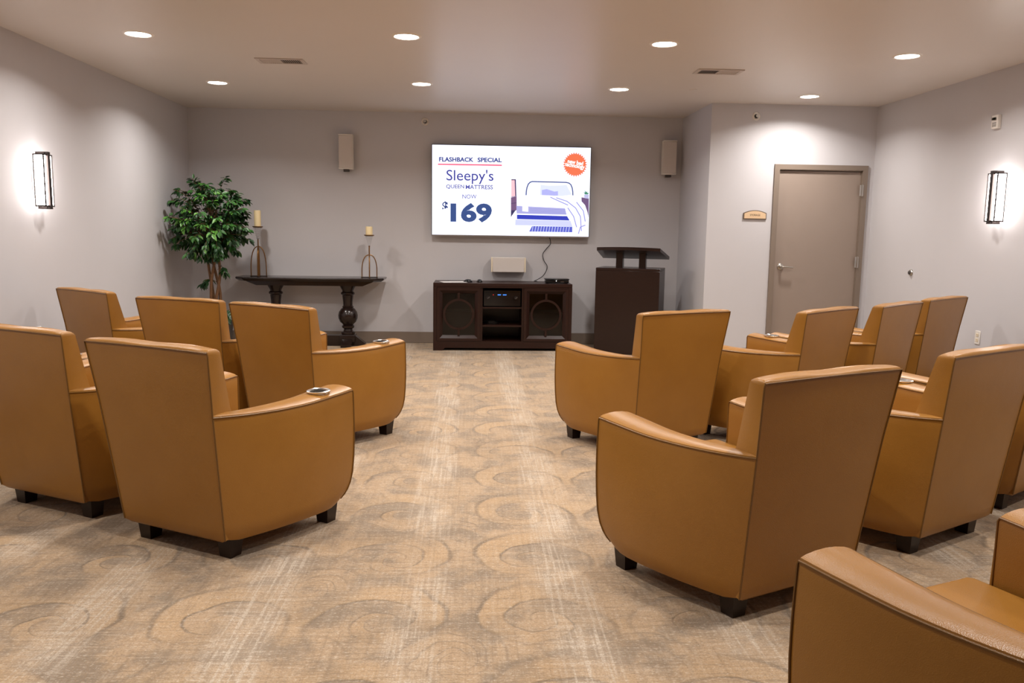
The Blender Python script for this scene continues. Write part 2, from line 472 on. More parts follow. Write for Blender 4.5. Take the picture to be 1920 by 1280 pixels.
# ceiling vents
def vent(x, y, label, dark_left):
    t = thing('ceiling_vent', label, 'vent', (x, y, H), 0, 'ceiling air vents')
    w, d = 0.165, 0.075
    bm = bmesh.new()
    for a in ((-w-0.03, w+0.03, -d-0.03, -d), (-w-0.03, w+0.03, d, d+0.03), (-w-0.03, -w, -d, d), (w, w+0.03, -d, d), (-0.005, 0.005, -d, d)):
        add_box(bm, a[0], a[1], a[2], a[3], -0.008, -0.0005)
    finish('frame', bm, M['vent'], t)
    box('duct', -w, w, -d, d, -0.0022, -0.0005, M['vent_dark'], t)
    for s in (-1, 1):
        bm = bmesh.new()
        for k in range(9):
            x0 = s*(0.012 + k*0.017)
            tilt = 0.010 if (s > 0) else -0.010
            vs = [bm.verts.new(p) for p in ((x0, -d, -0.003), (x0, d, -0.003), (x0+tilt, d, -0.009), (x0+tilt, -d, -0.009),
                                            (x0+0.0012, -d, -0.003), (x0+0.0012, d, -0.003), (x0+tilt+0.0012, d, -0.009), (x0+tilt+0.0012, -d, -0.009))]
            for f in ((0, 1, 2, 3), (7, 6, 5, 4), (0, 4, 5, 1), (3, 2, 6, 7), (0, 3, 7, 4), (1, 5, 6, 2)): bm.faces.new([vs[i] for i in f])
        l = finish('louvers', bm, M['vent'], t); l['kind'] = 'stuff'
vent(-1.575, 7.195, 'white ceiling air vent left of the television', False)
vent(2.10, 7.185, 'white ceiling air vent near the closet corner, right of centre', True)
pl = lathe('sprinkler_cover', [(0, -0.006), (0.036, -0.006), (0.040, -0.0015), (0.040, 0), (0, 0)], M['ceiling'])
pl.location = (2.131, 8.098, H)
tag(pl, 'small flat round cover plate on ceiling before the closet corner', 'sprinkler')

# sidewall sprinklers
def sprinkler(x, y, z, label):
    t = thing('wall_sprinkler', label, 'sprinkler', (x, y, z), 0, 'sidewall sprinklers')
    a = lathe('escutcheon', [(0.022, 0), (0.042, 0), (0.044, 0.004), (0.038, 0.012), (0.030, 0.010), (0.022, 0.006), (0.022, 0)], M['white_plastic'], t)
    a.rotation_euler = (math.pi/2, 0, 0)
    b = lathe('sprinkler_head', [(0, 0.0), (0.012, 0.0), (0.012, 0.02), (0.006, 0.03), (0.006, 0.045), (0.017, 0.047), (0.017, 0.05), (0, 0.05)], M['nickel'], t)
    b.rotation_euler = (math.pi/2, 0, 0)
    c = box('deflector', -0.016, 0.016, -0.055, -0.035, 0.006, 0.009, M['nickel'], t)
sprinkler(-0.541, D, 2.638, 'small round sidewall sprinkler above the television')
sprinkler(3.022, D2, 2.615, 'small round sidewall sprinkler above the storage sign')

# ------------------------------------------------------------------ wall sconces
def sconce(x, y, z, s, label):
    """s=+1 : fixture projects towards +x"""
    t = thing('wall_sconce', label, 'sconce', (x, y, z), 0 if s > 0 else math.pi, 'wall sconces')
    hh, dp = 0.196, 0.118
    box('back_plate', 0.0, 0.012, -0.05, 0.05, -0.105, 0.105, M['silver'], t, 0.003, 1)
    box('mounting_arm', 0.012, 0.03, -0.02, 0.02, -0.03, 0.03, M['silver'], t)
    # tall central frame that stands out past the two luminous sides
    bm = bmesh.new()
    for a in ((dp-0.030, dp-0.004, -hh-0.018, hh+0.018), (0.022, 0.032, -hh-0.018, hh+0.018), (0.032, dp-0.022, hh, hh+0.018), (0.032, dp-0.022, -hh-0.018, -hh)):
        add_box(bm, a[0], a[1], -0.019, 0.019, a[2], a[3])
    finish('central_frame', bm, M['bronze'], t)
    for q in (1, -1):
        y0, y1 = sorted((q*0.019, q*0.062))
        d_ = box('diffuser', 0.030, dp-0.018, y0, y1, -hh+0.010, hh-0.010, M['diffuser'], t, 0.003, 1)
        f0, f1 = sorted((q*0.057, q*0.066))
        bm = bmesh.new()
        for a in ((dp-0.020, dp-0.012, -hh, hh), (0.024, 0.032, -hh, hh), (0.032, dp-0.020, hh-0.010, hh), (0.032, dp-0.020, -hh, -hh+0.010)):
            add_box(bm, a[0], a[1], f0, f1, a[2], a[3])
        for zz in (-hh, hh-0.010): add_box(bm, dp-0.020, dp-0.012, min(q*0.019, f0), max(q*0.019, f1), zz, zz+0.010)
        finish('side_frame', bm, M['bronze'], t)
sconce(XL, 6.560, 1.700, 1, 'bronze framed glowing sconce on the left wall')
sconce(XR, 6.630, 1.700, -1, 'bronze framed glowing sconce on the right wall')

# small wall devices on the right wall
t = thing('fire_alarm', 'small white fire alarm strobe high on right wall above the sconce', 'alarm', (XR, 6.783, 2.322))
box('housing', -0.035, 0, -0.042, 0.042, -0.055, 0.055, M['white_plastic'], t, 0.006, 2)
box('strobe_lens', -0.048, -0.035, -0.025, 0.025, 0.012, 0.034, M['glass'], t, 0.003, 1)
bm = bmesh.new()
for k in range(4): add_box(bm, -0.0365, -0.0345, -0.026, 0.026, -0.040+k*0.010, -0.036+k*0.010)
finish('sounder_slots', bm, M['vent_dark'], t)
t = thing('door_bumper', 'round metal wall bumper on right wall beside the storage door', 'bumper', (XR, 7.952, 1.024))
a = lathe('bumper_plate', [(0, 0), (0.032, 0), (0.032, 0.006), (0.026, 0.014), (0.018, 0.016), (0.018, 0.0165), (0, 0.0165)], M['nickel'], t)
a.rotation_euler = (0, -math.pi/2, 0)
a = lathe('rubber_pad', [(0, 0.0165), (0.018, 0.0165), (0.017, 0.026), (0.010, 0.030), (0, 0.030)], M['vent_dark'], t)
a.rotation_euler = (0, -math.pi/2, 0)
def outlet(x, y, z, s, label):
    t = thing('wall_outlet', label, 'outlet', (x, y, z), 0 if s > 0 else math.pi, 'white wall outlets')
    box('cover_plate', 0, 0.006, -0.036, 0.036, -0.057, 0.057, M['white_plastic'], t, 0.002, 1)
    for q in (0.022, -0.022):
        box('receptacle', 0.006, 0.009, -0.016, 0.016, q-0.014, q+0.014, M['cream'], t, 0.002, 1)
    bm = bmesh.new()
    for q in (0.022, -0.022):
        for w in (-0.007, 0.007): add_box(bm, 0.0088, 0.0094, w-0.0015, w+0.0015, q-0.004, q+0.006)
    o = finish('slots', bm, M['vent_dark'], t); o['kind'] = 'stuff'
outlet(XR, 6.800, 0.529, -1, 'white outlet low on the right wall beside armchairs')
outlet(XL, 6.480, 0.535, 1, 'white outlet low on left wall, mostly behind an armchair')

# storage sign
t = thing('storage_sign', 'tan arched plaque reading STORAGE on wall left of door', 'sign', (3.061, D2, 1.570))
def arch_outline(w, z0, z1, z2, n=12):
    pts = [(-w, z0), (w, z0), (w, z1)]
    for k in range(1, n): 
        a = 1 - 2*k/n
        pts.append((w*a, z1 + (z2-z1)*(1-a*a)))
    pts.append((-w, z1)); return pts
bm = bmesh.new(); add_prism(bm, arch_outline(0.126, -0.036, 0.032, 0.062), 0.0, -0.012); finish('sign_back', bm, M['sign_back'], t)
bm = bmesh.new(); add_prism(bm, arch_outline(0.117, -0.026, 0.026, 0.054), -0.012, -0.015); finish('sign_face', bm, M['sign_face'], t)
vs, fs = text_mesh('STORAGE', 0.01)
bm = bmesh.new()
bv = [bm.verts.new((-0.056+u*0.112, -0.0156, 0.000+v*0.021)) for u, v in vs]
for f in fs: bm.faces.new([bv[i] for i in f])
finish('lettering', bm, M['sign_ink'], t)

# ------------------------------------------------------------------ television
tv = thing('television', 'large wall mounted flat television showing a mattress advertisement', 'television', (0.487, D, 1.838))
TW, TH, TY = 0.946, 0.534, -0.092       # half sizes; y of the screen plane
box('wall_mount', -0.35, 0.35, -0.035, 0.0, -0.22, 0.22, M['black_matte'], tv)
box('cabinet', -TW, TW, -0.090, -0.035, -TH, TH, M['black_plastic'], tv, 0.004, 1)
bm = bmesh.new()
for a in ((-TW, -TW+0.007, -TH+0.014, TH), (TW-0.007, TW, -TH+0.014, TH), (-TW+0.007, TW-0.007, TH-0.007, TH)):
    add_box(bm, a[0], a[1], -0.096, -0.090, a[2], a[3])
finish('bezel', bm, M['black_plastic'], tv)
box('lower_trim', -TW, TW, -0.098, -0.090, -TH-0.003, -TH+0.014, M['silver'], tv)
scr = box('screen', -TW+0.007, TW-0.007, TY-0.0005, -0.0895, -TH+0.014, TH-0.007, emit('screen_white', (236, 240, 255), SCREEN), tv)
SX0, SX1, SZ0, SZ1 = -TW+0.007, TW-0.007, -TH+0.014, TH-0.007
def sp_(px, py):
    """a point of the picture on the screen (measured on an enlargement) to the screen's own plane"""
    tt = (px-165)/1625.0
    top = 122+tt*10; bot = 1045+tt*17
    v = (py-top)/(bot-top)
    left = 165; right = 1797-22*v
    u = (px-left)/(right-left)
    return (lerp(SX0, SX1, u), lerp(SZ1, SZ0, v))
_em = {}
def ink(col, k=1.0):
    if (col, k) not in _em: _em[(col, k)] = emit('screen_ink', col, k)
    return _em[(col, k)]
LAYER = [0]
def flat(name, polys, col, k=1.0, lab=None):
    LAYER[0] += 1
    y = TY-0.0006-LAYER[0]*0.00006
    bm = bmesh.new()
    for poly in polys:
        bm.faces.new([bm.verts.new((p[0], y, p[1])) for p in [sp_(*q) for q in poly]])
    o = finish(name, bm, ink(col, k), scr)
    return o
def words(body, x0, x1, y0, y1, col, off=0.0, rot=0.0, k=1.0):
    LAYER[0] += 1
    y = TY-0.0006-LAYER[0]*0.00006
    vs, fs = text_mesh(body, off)
    cx, cy = (x0+x1)/2, (y0+y1)/2
    bm = bmesh.new(); bv = []
    for u, v in vs:
        px, py = lerp(x0, x1, u), lerp(y1, y0, v)
        dx, dy = px-cx, py-cy
        q = sp_(cx+dx*math.cos(rot)-dy*math.sin(rot), cy+dx*math.sin(rot)+dy*math.cos(rot))
        bv.append(bm.verts.new((q[0], y, q[1])))
    for f in fs:
        try: bm.faces.new([bv[i] for i in f])
        except ValueError: pass
    return finish('lettering', bm, ink(col, k), scr)
def stroke(name, pts, w, col, k=1.0):
    P = [Vector((p[0], p[1])) for p in pts]; polys = []
    for a, b in zip(P, P[1:]):
        d = (b-a).normalized(); n = Vector((-d.y, d.x))*w/2
        a2, b2 = a-d*w*0.2, b+d*w*0.2
        polys.append([a2+n, b2+n, b2-n, a2-n])
    return flat(name, polys, col, k)
words('FLASHBACK', 235, 588, 246, 293, (40, 58, 140), 0.036)
words('SPECIAL', 628, 877, 247, 294, (40, 58, 140), 0.036)
flat('underline', [[(223, 313), (878, 316), (878, 331), (223, 328)]], (255, 110, 140))
words("Sleepy's", 310, 792, 372, 520, (62, 66, 158), 0.004)
words('QUEEN', 307, 492, 527, 573, (72, 74, 165), 0.018)
words('MATTRESS', 508, 786, 528, 573, (72, 74, 165), 0.018)
words('NOW', 474, 620, 627, 671, (110, 110, 190), 0.012)
words('$', 268, 328, 702, 810, (36, 62, 125), 0.032)
words('169', 352, 776, 715, 918, (44, 76, 138), 0.045)
for pts in ([(240, 768), (196, 838), (222, 832), (208, 888), (244, 812), (218, 818), (240, 768)], [(815, 775), (862, 780), (850, 830), (868, 838), (846, 900), (838, 846), (822, 842), (815, 775)]):
    stroke('bolt_outline', pts, 3.5, (255, 205, 222), 1.3)
# advertisement picture : a bed in a pale room
flat('picture_wall', [[(985, 128), (1790, 133), (1778, 700), (975, 690)]], (232, 236, 255), 1.35)
flat('mirror', [[(975, 466), (1022, 466), (1028, 640), (975, 650)]], (64, 52, 98))
flat('mirror_glass', [[(976, 476), (1010, 476), (1016, 640), (976, 645)]], (255, 196, 206), 1.1)
flat('nightstand', [[(972, 655), (1030, 640), (1032, 785), (972, 816)]], (120, 88, 128))
stroke('nightstand_drawer', [(973, 718), (1028, 710)], 5, (66, 50, 96))
flat('nightstand_shade', [[(972, 790), (1022, 785), (972, 860)]], (52, 48, 96))
flat('nightstand', [[(1700, 648), (1778, 658), (1776, 865), (1762, 800), (1738, 730), (1702, 690)]], (112, 84, 128))
flat('plant_pot', [[(1728, 618), (1776, 618), (1774, 662), (1730, 655)]], (196, 196, 238))
flat('plant', [[(1722, 590), (1738, 600), (1734, 572), (1748, 592), (1762, 582), (1758, 600), (1778, 600), (1768, 616), (1736, 616)]], (60, 140, 110))
stroke('headboard', [(1128, 628), (1130, 590), (1137, 550), (1150, 515), (1170, 495), (1190, 488), (1540, 493), (1570, 500), (1590, 516), (1604, 550), (1610, 590), (1612, 640)], 11, (58, 76, 140))
flat('pillow', [[(1278, 520), (1360, 530), (1440, 528), (1546, 520), (1566, 560), (1600, 620), (1470, 640), (1270, 630)]], (206, 212, 248), 1.3)
flat('bolster', [[(1290, 575), (1340, 565), (1420, 590), (1456, 585), (1458, 630), (1380, 636), (1290, 630)]], (176, 178, 240), 1.1)
flat('bedding', [[(1128, 632), (1300, 628), (1480, 636), (1612, 628), (1700, 700), (1640, 800), (1530, 766), (1160, 746), (1030, 742), (1040, 720)]], (240, 240, 255), 1.4)
flat('mattress', [[(1028, 742), (1160, 748), (1530, 764), (1548, 832), (1030, 822)]], (178, 178, 234))
for k in range(4): stroke('quilting', [(1165, 768+k*14), (1535, 778+k*14)], 4, (150, 150, 218))
flat('mattress_label', [[(1090, 746), (1150, 750), (1150, 802), (1090, 798)]], (236, 236, 255), 1.5)
flat('bed_base', [[(1034, 834), (1552, 846), (1578, 892), (1034, 880)]], (40, 58, 190))
flat('bed_rail', [[(1018, 884), (1600, 896), (1608, 956), (1016, 944)]], (206, 210, 250), 1.1)
flat('rug', [[(1190, 952), (1606, 958), (1606, 1016), (1160, 1010)]], (88, 98, 210))
for k in range(14): stroke('rug_stripe', [(1200+k*29, 955), (1190+k*29, 1012)], 8, (196, 204, 252))
flat('throw_blanket', [[(1365, 645), (1500, 640), (1620, 665), (1700, 715), (1745, 770), (1766, 870), (1752, 1046), (1612, 1040), (1606, 950), (1570, 850), (1530, 745), (1450, 690)]], (222, 222, 254), 1.5)
for pts in ([(1380, 650), (1470, 690), (1560, 730)], [(1440, 655), (1550, 690), (1640, 760), (1690, 850), (1700, 1000)], [(1560, 760), (1620, 850), (1650, 960)], [(1650, 700), (1720, 790), (1740, 900)], [(1670, 1030), (1690, 960), (1740, 940)]):
    stroke('blanket_fold', pts, 9, (150, 152, 226))
cx, cy = 1633, 308
flat('starburst', [[(cx+(126 if k % 2 == 0 else 106)*math.cos(math.pi*k/30), cy+(128 if k % 2 == 0 else 108)*math.sin(math.pi*k/30)) for k in range(60)]], (250, 120, 80))
words('new bed', 1556, 1718, 262, 306, (255, 255, 255), 0.03, 0.16, 1.3)
words('technology', 1527, 1732, 296, 352, (255, 255, 255), 0.03, 0.16, 1.3)

# television cord
pth = smooth_path([(0.955, D-0.045, 1.31), (0.975, D-0.03, 1.23), (0.93, D-0.02, 1.17), (0.885, D-0.02, 1.10), (0.90, D-0.02, 1.02), (0.940, D-0.02, 0.955), (0.925, D-0.03, 0.89), (0.875, D-0.08, 0.83), (0.80, D-0.17, 0.7935), (0.77, D-0.22, 0.7850), (0.80, D-0.27, 0.7845)], 6)
tube('power_cord', [(p[0]-0.487, p[1]-D, p[2]-1.838) for p in pth], 0.0045, M['black_matte'], tv, 6)['label'] = 'thin black cord'

# wall speakers
def speaker(x, y, z, label):
    t = thing('wall_speaker', label, 'speaker', (x, y, z), 0, 'surround speakers')
    w, h = 0.083, 0.200
    box('cabinet', -w, w, -0.125, -0.030, -h, h, M['white_plastic'], t, 0.006, 2)
    box('grille', -w+0.004, w-0.004, -0.132, -0.124, -h+0.016, h-0.016, M['grille'], t, 0.003, 1)
    for q in (1, -1): box('end_trim', -w, w, -0.131, -0.124, q*h-(0.014 if q > 0 else 0), q*h+(0 if q > 0 else 0.014), M['white_plastic'], t, 0.002, 1)
    bm = bmesh.new()
    add_box(bm, -0.035, 0.035, -0.03, 0, -0.06, 0.06); add_box(bm, -0.03, 0.03, -0.10, -0.03, -h-0.028, -h)
    finish('wall_bracket', bm, M['vent_dark'], t)
speaker(-1.459, D, 2.263, 'white vertical speaker on back wall left of the television')
speaker(2.371, D, 2.267, 'white vertical speaker on back wall right of the television')
t = thing('center_speaker', 'white horizontal speaker on wall under the television', 'speaker', (0.463, D, 0.969))
box('cabinet', -0.208, 0.208, -0.140, -0.030, -0.090, 0.090, M['white_plastic'], t, 0.006, 2)
box('grille', -0.190, 0.190, -0.149, -0.139, -0.086, 0.086, M['grille'], t, 0.003, 1)
for q in (-1, 1): box('end_trim', min(q*0.191, q*0.208), max(q*0.191, q*0.208), -0.147, -0.139, -0.088, 0.088, M['cream'], t, 0.002, 1)
box('wall_bracket', -0.06, 0.06, -0.030, 0, -0.05, 0.05, M['vent_dark'], t)

# ------------------------------------------------------------------ media console
ms = thing('media_console', 'espresso wood media console with two glazed doors under the television', 'console', (0.382, 9.43, 0))
W2, DP, HT = 0.795, 0.52, 0.778
bm = bmesh.new()
add_box(bm, -W2, -W2+0.04, 0.012, DP, 0, HT-0.04); add_box(bm, W2-0.04, W2, 0.012, DP, 0, HT-0.04)
add_box(bm, -W2+0.04, W2-0.04, DP-0.015, DP, 0.06, HT-0.04)
add_box(bm, -W2+0.04, W2-0.04, 0.012, DP-0.015, 0.090, 0.112)
add_box(bm, -0.262, -0.232, 0.012, DP-0.015, 0.112, HT-0.04); add_box(bm, 0.218, 0.248, 0.012, DP-0.015, 0.112, HT-0.04)
finish('carcass', bm, M['espresso'], ms)
box('top', -W2, W2, 0.0, DP, HT-0.04, HT, M['espresso'], ms, 0.004, 1)
bm = bmesh.new()
add_prism(bm, [(-W2, 0), (-W2+0.10, 0), (-W2+0.135, 0.032), (W2-0.135, 0.032), (W2-0.10, 0), (W2, 0), (W2, 0.112), (-W2, 0.112)], 0.0, 0.020)
finish('plinth', bm, M['espresso'], ms)
bm = bmesh.new(); add_box(bm, -W2, -W2+0.04, 0, 0.012, 0.112, HT-0.04); add_box(bm, W2-0.04, W2, 0, 0.012, 0.112, HT-0.04)
add_box(bm, -W2+0.04, W2-0.04, 0, 0.012, HT-0.052, HT-0.04); finish('face_frame', bm, M['espresso'], ms)
for z in (0.295, 0.505): box('shelf', -0.232, 0.218, 0.03, DP-0.015, z-0.018, z, M['espresso'], ms)
for x0, x1 in ((-W2+0.04, -0.262), (0.248, W2-0.04)):
    box('inner_shelf', x0, x1, 0.06, DP-0.015, 0.418, 0.436, M['espresso'], ms)
def cabinet_door(x0, x1, z0, z1):
    bm = bmesh.new(); f = 0.030; g = 0.034
    # flat outer frame
    for a in ((x0, x1, z0, z0+f), (x0, x1, z1-f, z1), (x0, x0+f, z0+f, z1-f), (x1-f, x1, z0+f, z1-f)):
        add_box(bm, a[0], a[1], -0.006, 0.012, a[2], a[3])
    # sloping inner bevels
    o = [(x0+f, z0+f), (x1-f, z0+f), (x1-f, z1-f), (x0+f, z1-f)]
    i = [(x0+f+g, z0+f+g), (x1-f-g, z0+f+g), (x1-f-g, z1-f-g), (x0+f+g, z1-f-g)]
    ov = [bm.verts.new((p[0], -0.006, p[1])) for p in o]; iv = [bm.verts.new((p[0], 0.0225, p[1])) for p in i]
    for k in range(4): bm.faces.new((ov[k], ov[(k+1) % 4], iv[(k+1) % 4], iv[k]))
    d = finish('door', bm, M['espresso'], ms)
    cx, cz = (x0+x1)/2, (z0+z1)/2
    px0, px1, pz0, pz1 = x0+f+g, x1-f-g, z0+f+g, z1-f-g
    box('pane', px0, px1, 0.0228, 0.0258, pz0, pz1, M['pane'], d)
    rad = 0.178
    bm = bmesh.new()
    n = 48
    rings = []
    for k in range(n):
        a = 2*math.pi*k/n
        rings.append([(cx+math.cos(a)*q, yy, cz+math.sin(a)*q) for q, yy in ((rad-0.024, 0.006), (rad, 0.006), (rad, 0.018), (rad-0.024, 0.018))])
    vr = [[bm.verts.new(p) for p in r] for r in rings]; vr.append(vr[0])
    for a, b in zip(vr, vr[1:]):
        for k in range(4): bm.faces.new((a[k], a[(k+1) % 4], b[(k+1) % 4], b[k]))
    add_box(bm, cx-0.012, cx+0.012, 0.006, 0.018, cz+rad-0.004, pz1+0.006)
    add_box(bm, cx-0.012, cx+0.012, 0.006, 0.018, pz0-0.006, cz-rad+0.004)
    finish('ring_fret', bm, M['espresso'], d, AUTO)
cabinet_door(-W2+0.042, -0.256, 0.114, HT-0.054)
cabinet_door(0.242, W2-0.042, 0.114, HT-0.054)
# things on and in the console
rc = thing('av_receiver', 'black audio receiver with blue display on console upper shelf', 'receiver', (0.382-0.007, 9.43, 0.505))
box('case', -0.205, 0.205, 0.050, 0.36, 0.012, 0.185, M['black_matte'], rc, 0.003, 1)
box('faceplate', -0.212, 0.212, 0.040, 0.050, 0.010, 0.190, M['black_gloss'], rc, 0.002, 1)
for q in (-0.165, 0.155):
    k_ = lathe('knob', [(0, 0), (0.020, 0), (0.018, 0.016), (0, 0.016)], M['black_plastic'], rc, 20); k_.rotation_euler = (math.pi/2, 0, 0); k_.location = (q, 0.040, 0.108)
bm = bmesh.new(); 
for a in ((-0.052, -0.014), (0.008, 0.050)):
    for j in range(6):
        w = (a[1]-a[0])/6
        add_box(bm, a[0]+j*w, a[0]+j*w+w*0.7, 0.0388, 0.040, 0.134 + (j % 2)*0.002, 0.146 - (j % 3 == 1)*0.003)
finish('display', bm, M['blue_led'], rc)
box('power_led', -0.106, -0.098, 0.0388, 0.040, 0.136, 0.144, M['red_led'], rc)
for q in (-0.155, 0.165):
    bm = bmesh.new()
    for j in range(3): add_box(bm, q-0.012+j*0.009, q-0.008+j*0.009, 0.0225, 0.024, 0.098+j*0.007, 0.104+j*0.007)
    finish('knob_marks', bm, M['silver'], rc)
bm = bmesh.new()
for r_, z_ in ((0.085, 0.004), (0.075, 0.012), (0.082, 0.020), (0.066, 0.028)):
    add_tube(bm, [(r_*math.cos(2*math.pi*k/28), 0.7*r_*math.sin(2*math.pi*k/28), z_ + 0.003*math.sin(6*math.pi*k/28)) for k in range(28)], 0.0045, 6, True)
cc = finish('cable_coil', bm, M['black_plastic'], None, AUTO); cc.location = (0.255, 9.62, 0.2992)
tag(cc, 'coil of black cable lying on the console middle shelf', 'cable')
bx = thing('cable_box', 'flat black set top box on right end of the console', 'cable box', (1.01, 9.60, HT))
bm = bmesh.new(); add_box(bm, -0.135, 0.135, -0.085, 0.085, 0.006, 0.048, 0.006, 2); finish('case', bm, M['black_gloss'], bx, AUTO)
box('top_lip', -0.142, 0.142, -0.090, 0.088, 0.046, 0.054, M['black_plastic'], bx, 0.003, 1)
for q in (-0.11, 0.11): box('foot', q-0.012, q+0.012, -0.06, 0.06, 0, 0.007, M['black_matte'], bx)
ld = lathe('status_light', [(0, 0), (0.005, 0), (0.005, 0.002), (0, 0.002)], M['white_led'], bx, 12); ld.rotation_euler = (math.pi/2, 0, 0); ld.location = (-0.012, -0.0865, 0.030)
bm = bmesh.new()
for j in range(5): add_box(bm, 0.04+j*0.008, 0.045+j*0.008, -0.0858, -0.0848, 0.018, 0.023)
finish('front_marks', bm, M['silver'], bx)
def gadget(x, y, rz, label):
    t = thing('small_gadget', label, 'gadget', (x, y, HT), rz, 'small black gadgets on the console')
    bm = bmesh.new()
    prof = []
    rings = []
    for k in range(9):
        u = -1+2*k/8.0; w = 0.030*math.sqrt(max(0.05, 1-abs(u)**3)); h = 0.034*max(0.25, 1-0.6*u*u)
        rings.append([(w*math.cos(math.pi*j/8), u*0.052, h*math.sin(math.pi*j/8)) for j in range(9)])
    add_loft(bm, rings); finish('body', bm, M['black_gloss'], t, True)
    box('wheel', -0.004, 0.004, -0.034, -0.018, 0.02, 0.032, M['black_plastic'], t, 0.002, 1)
gadget(-0.02, 9.62, 1.2, 'small rounded black gadget on console beside the white paper')
gadget(0.115, 9.66, 0.3, 'small rounded black gadget on console below the horizontal speaker')
bm = bmesh.new(); add_box(bm, -0.14, 0.14, -0.108, 0.108, 0, 0.0012)
pp = finish('paper_sheet', bm, M['paper']); pp.location = (-0.19, 9.61, HT+0.0004); pp.rotation_euler = (0, 0, 0.28)
tag(pp, 'white sheet of paper lying on left end of the console', 'paper')

# ------------------------------------------------------------------ lectern
le = thing('lectern', 'dark brown lectern with tilted top standing right of the console', 'lectern', (1.7656, 9.2166, 0), -0.3456)
lw, ld_, lh = 0.3604, 0.50, 0.976
box('cabinet', -lw, lw, 0, ld_, 0.0, lh-0.028, M['lectern'], le, 0.003, 1)
box('cabinet_top', -lw, lw, 0, ld_, lh-0.028, lh, M['lectern'], le, 0.003, 1)
for x0 in (-0.150, 0.110): box('post', x0, x0+0.075, 0.10, 0.20, lh, 1.150, M['lectern'], le, 0.003, 1)
# tilted desk with a bowed front edge
bm = bmesh.new()
out = []
for k in range(13):
    a = -1+2*k/12; out.append((0.355*a, -0.035+0.035*a*a))
out += [(0.415, 0.40), (-0.355, 0.40)]
def zt(y): return 1.205-0.245*y
lo = [bm.verts.new((p[0], p[1], zt(p[1])-0.034)) for p in out]; hi = [bm.verts.new((p[0], p[1], zt(p[1]))) for p in out]
bm.faces.new(lo[::-1]); bm.faces.new(hi)
for k in range(len(out)): bm.faces.new((lo[k], lo[(k+1) % len(out)], hi[(k+1) % len(out)], hi[k]))
finish('reading_desk', bm, M['lectern'], le)

# ------------------------------------------------------------------ console table with candle stands
tb = thing('console_table', 'dark wood console table on two turned pedestals at back wall', 'table', (-1.845, 9.80, 0))
z1 = 0.806
def oct_ring(w, d, ch, z): return [(-w+ch, -d, z), (w-ch, -d, z), (w, -d+ch, z), (w, d, z), (-w, d, z), (-w, -d+ch, z)]
bm = bmesh.new()
add_loft(bm, [oct_ring(0.815, 0.195, 0.09, z1-0.042), oct_ring(0.845, 0.215, 0.10, z1-0.022), oct_ring(0.850, 0.220, 0.10, z1-0.012), oct_ring(0.846, 0.217, 0.10, z1)])
finish('table_top', bm, M['table'], tb)
bm = bmesh.new(); add_prism(bm, [(-0.745, z1-0.042), (0.735, z1-0.042), (0.60, z1-0.095), (-0.61, z1-0.095)], -0.13, 0.13); finish('apron', bm, M['table'], tb)
prof = [(0, 0.135), (0.075, 0.135), (0.082, 0.15), (0.078, 0.165), (0.055, 0.175), (0.050, 0.20), (0.070, 0.215), (0.074, 0.235), (0.060, 0.245), (0.068, 0.26), (0.095, 0.285), (0.112, 0.325), (0.115, 0.36), (0.106, 0.40), (0.082, 0.435), (0.062, 0.45), (0.068, 0.462), (0.055, 0.475), (0.056, 0.52), (0.064, 0.585), (0.064, 0.598), (0.080, 0.610), (0.080, 0.628), (0.064, 0.64), (0.066, 0.655), (0.090, 0.70), (0.092, z1-0.095), (0, z1-0.095)]
for x in (-0.42, 0.415):
    lathe('pedestal', prof, M['table'], tb, 28, (x, 0, 0))
    box('plinth_block', x-0.088, x+0.088, -0.088, 0.088, 0.05, 0.136, M['table'], tb, 0.006, 2)
    bm = bmesh.new(); add_prism(bm, [(-0.21, 0), (0.21, 0), (0.21, 0.035), (0.10, 0.085), (-0.10, 0.085), (-0.21, 0.035)], x-0.06, x+0.06, 'yz'); finish('foot', bm, M['table'], tb)
bm = bmesh.new(); add_prism(bm, [(-0.62, 0.0), (0.62, 0.0), (0.62, 0.03), (0.50, 0.125), (-0.50, 0.125), (-0.62, 0.03)], -0.05, 0.05); finish('stretcher', bm, M['table'], tb)

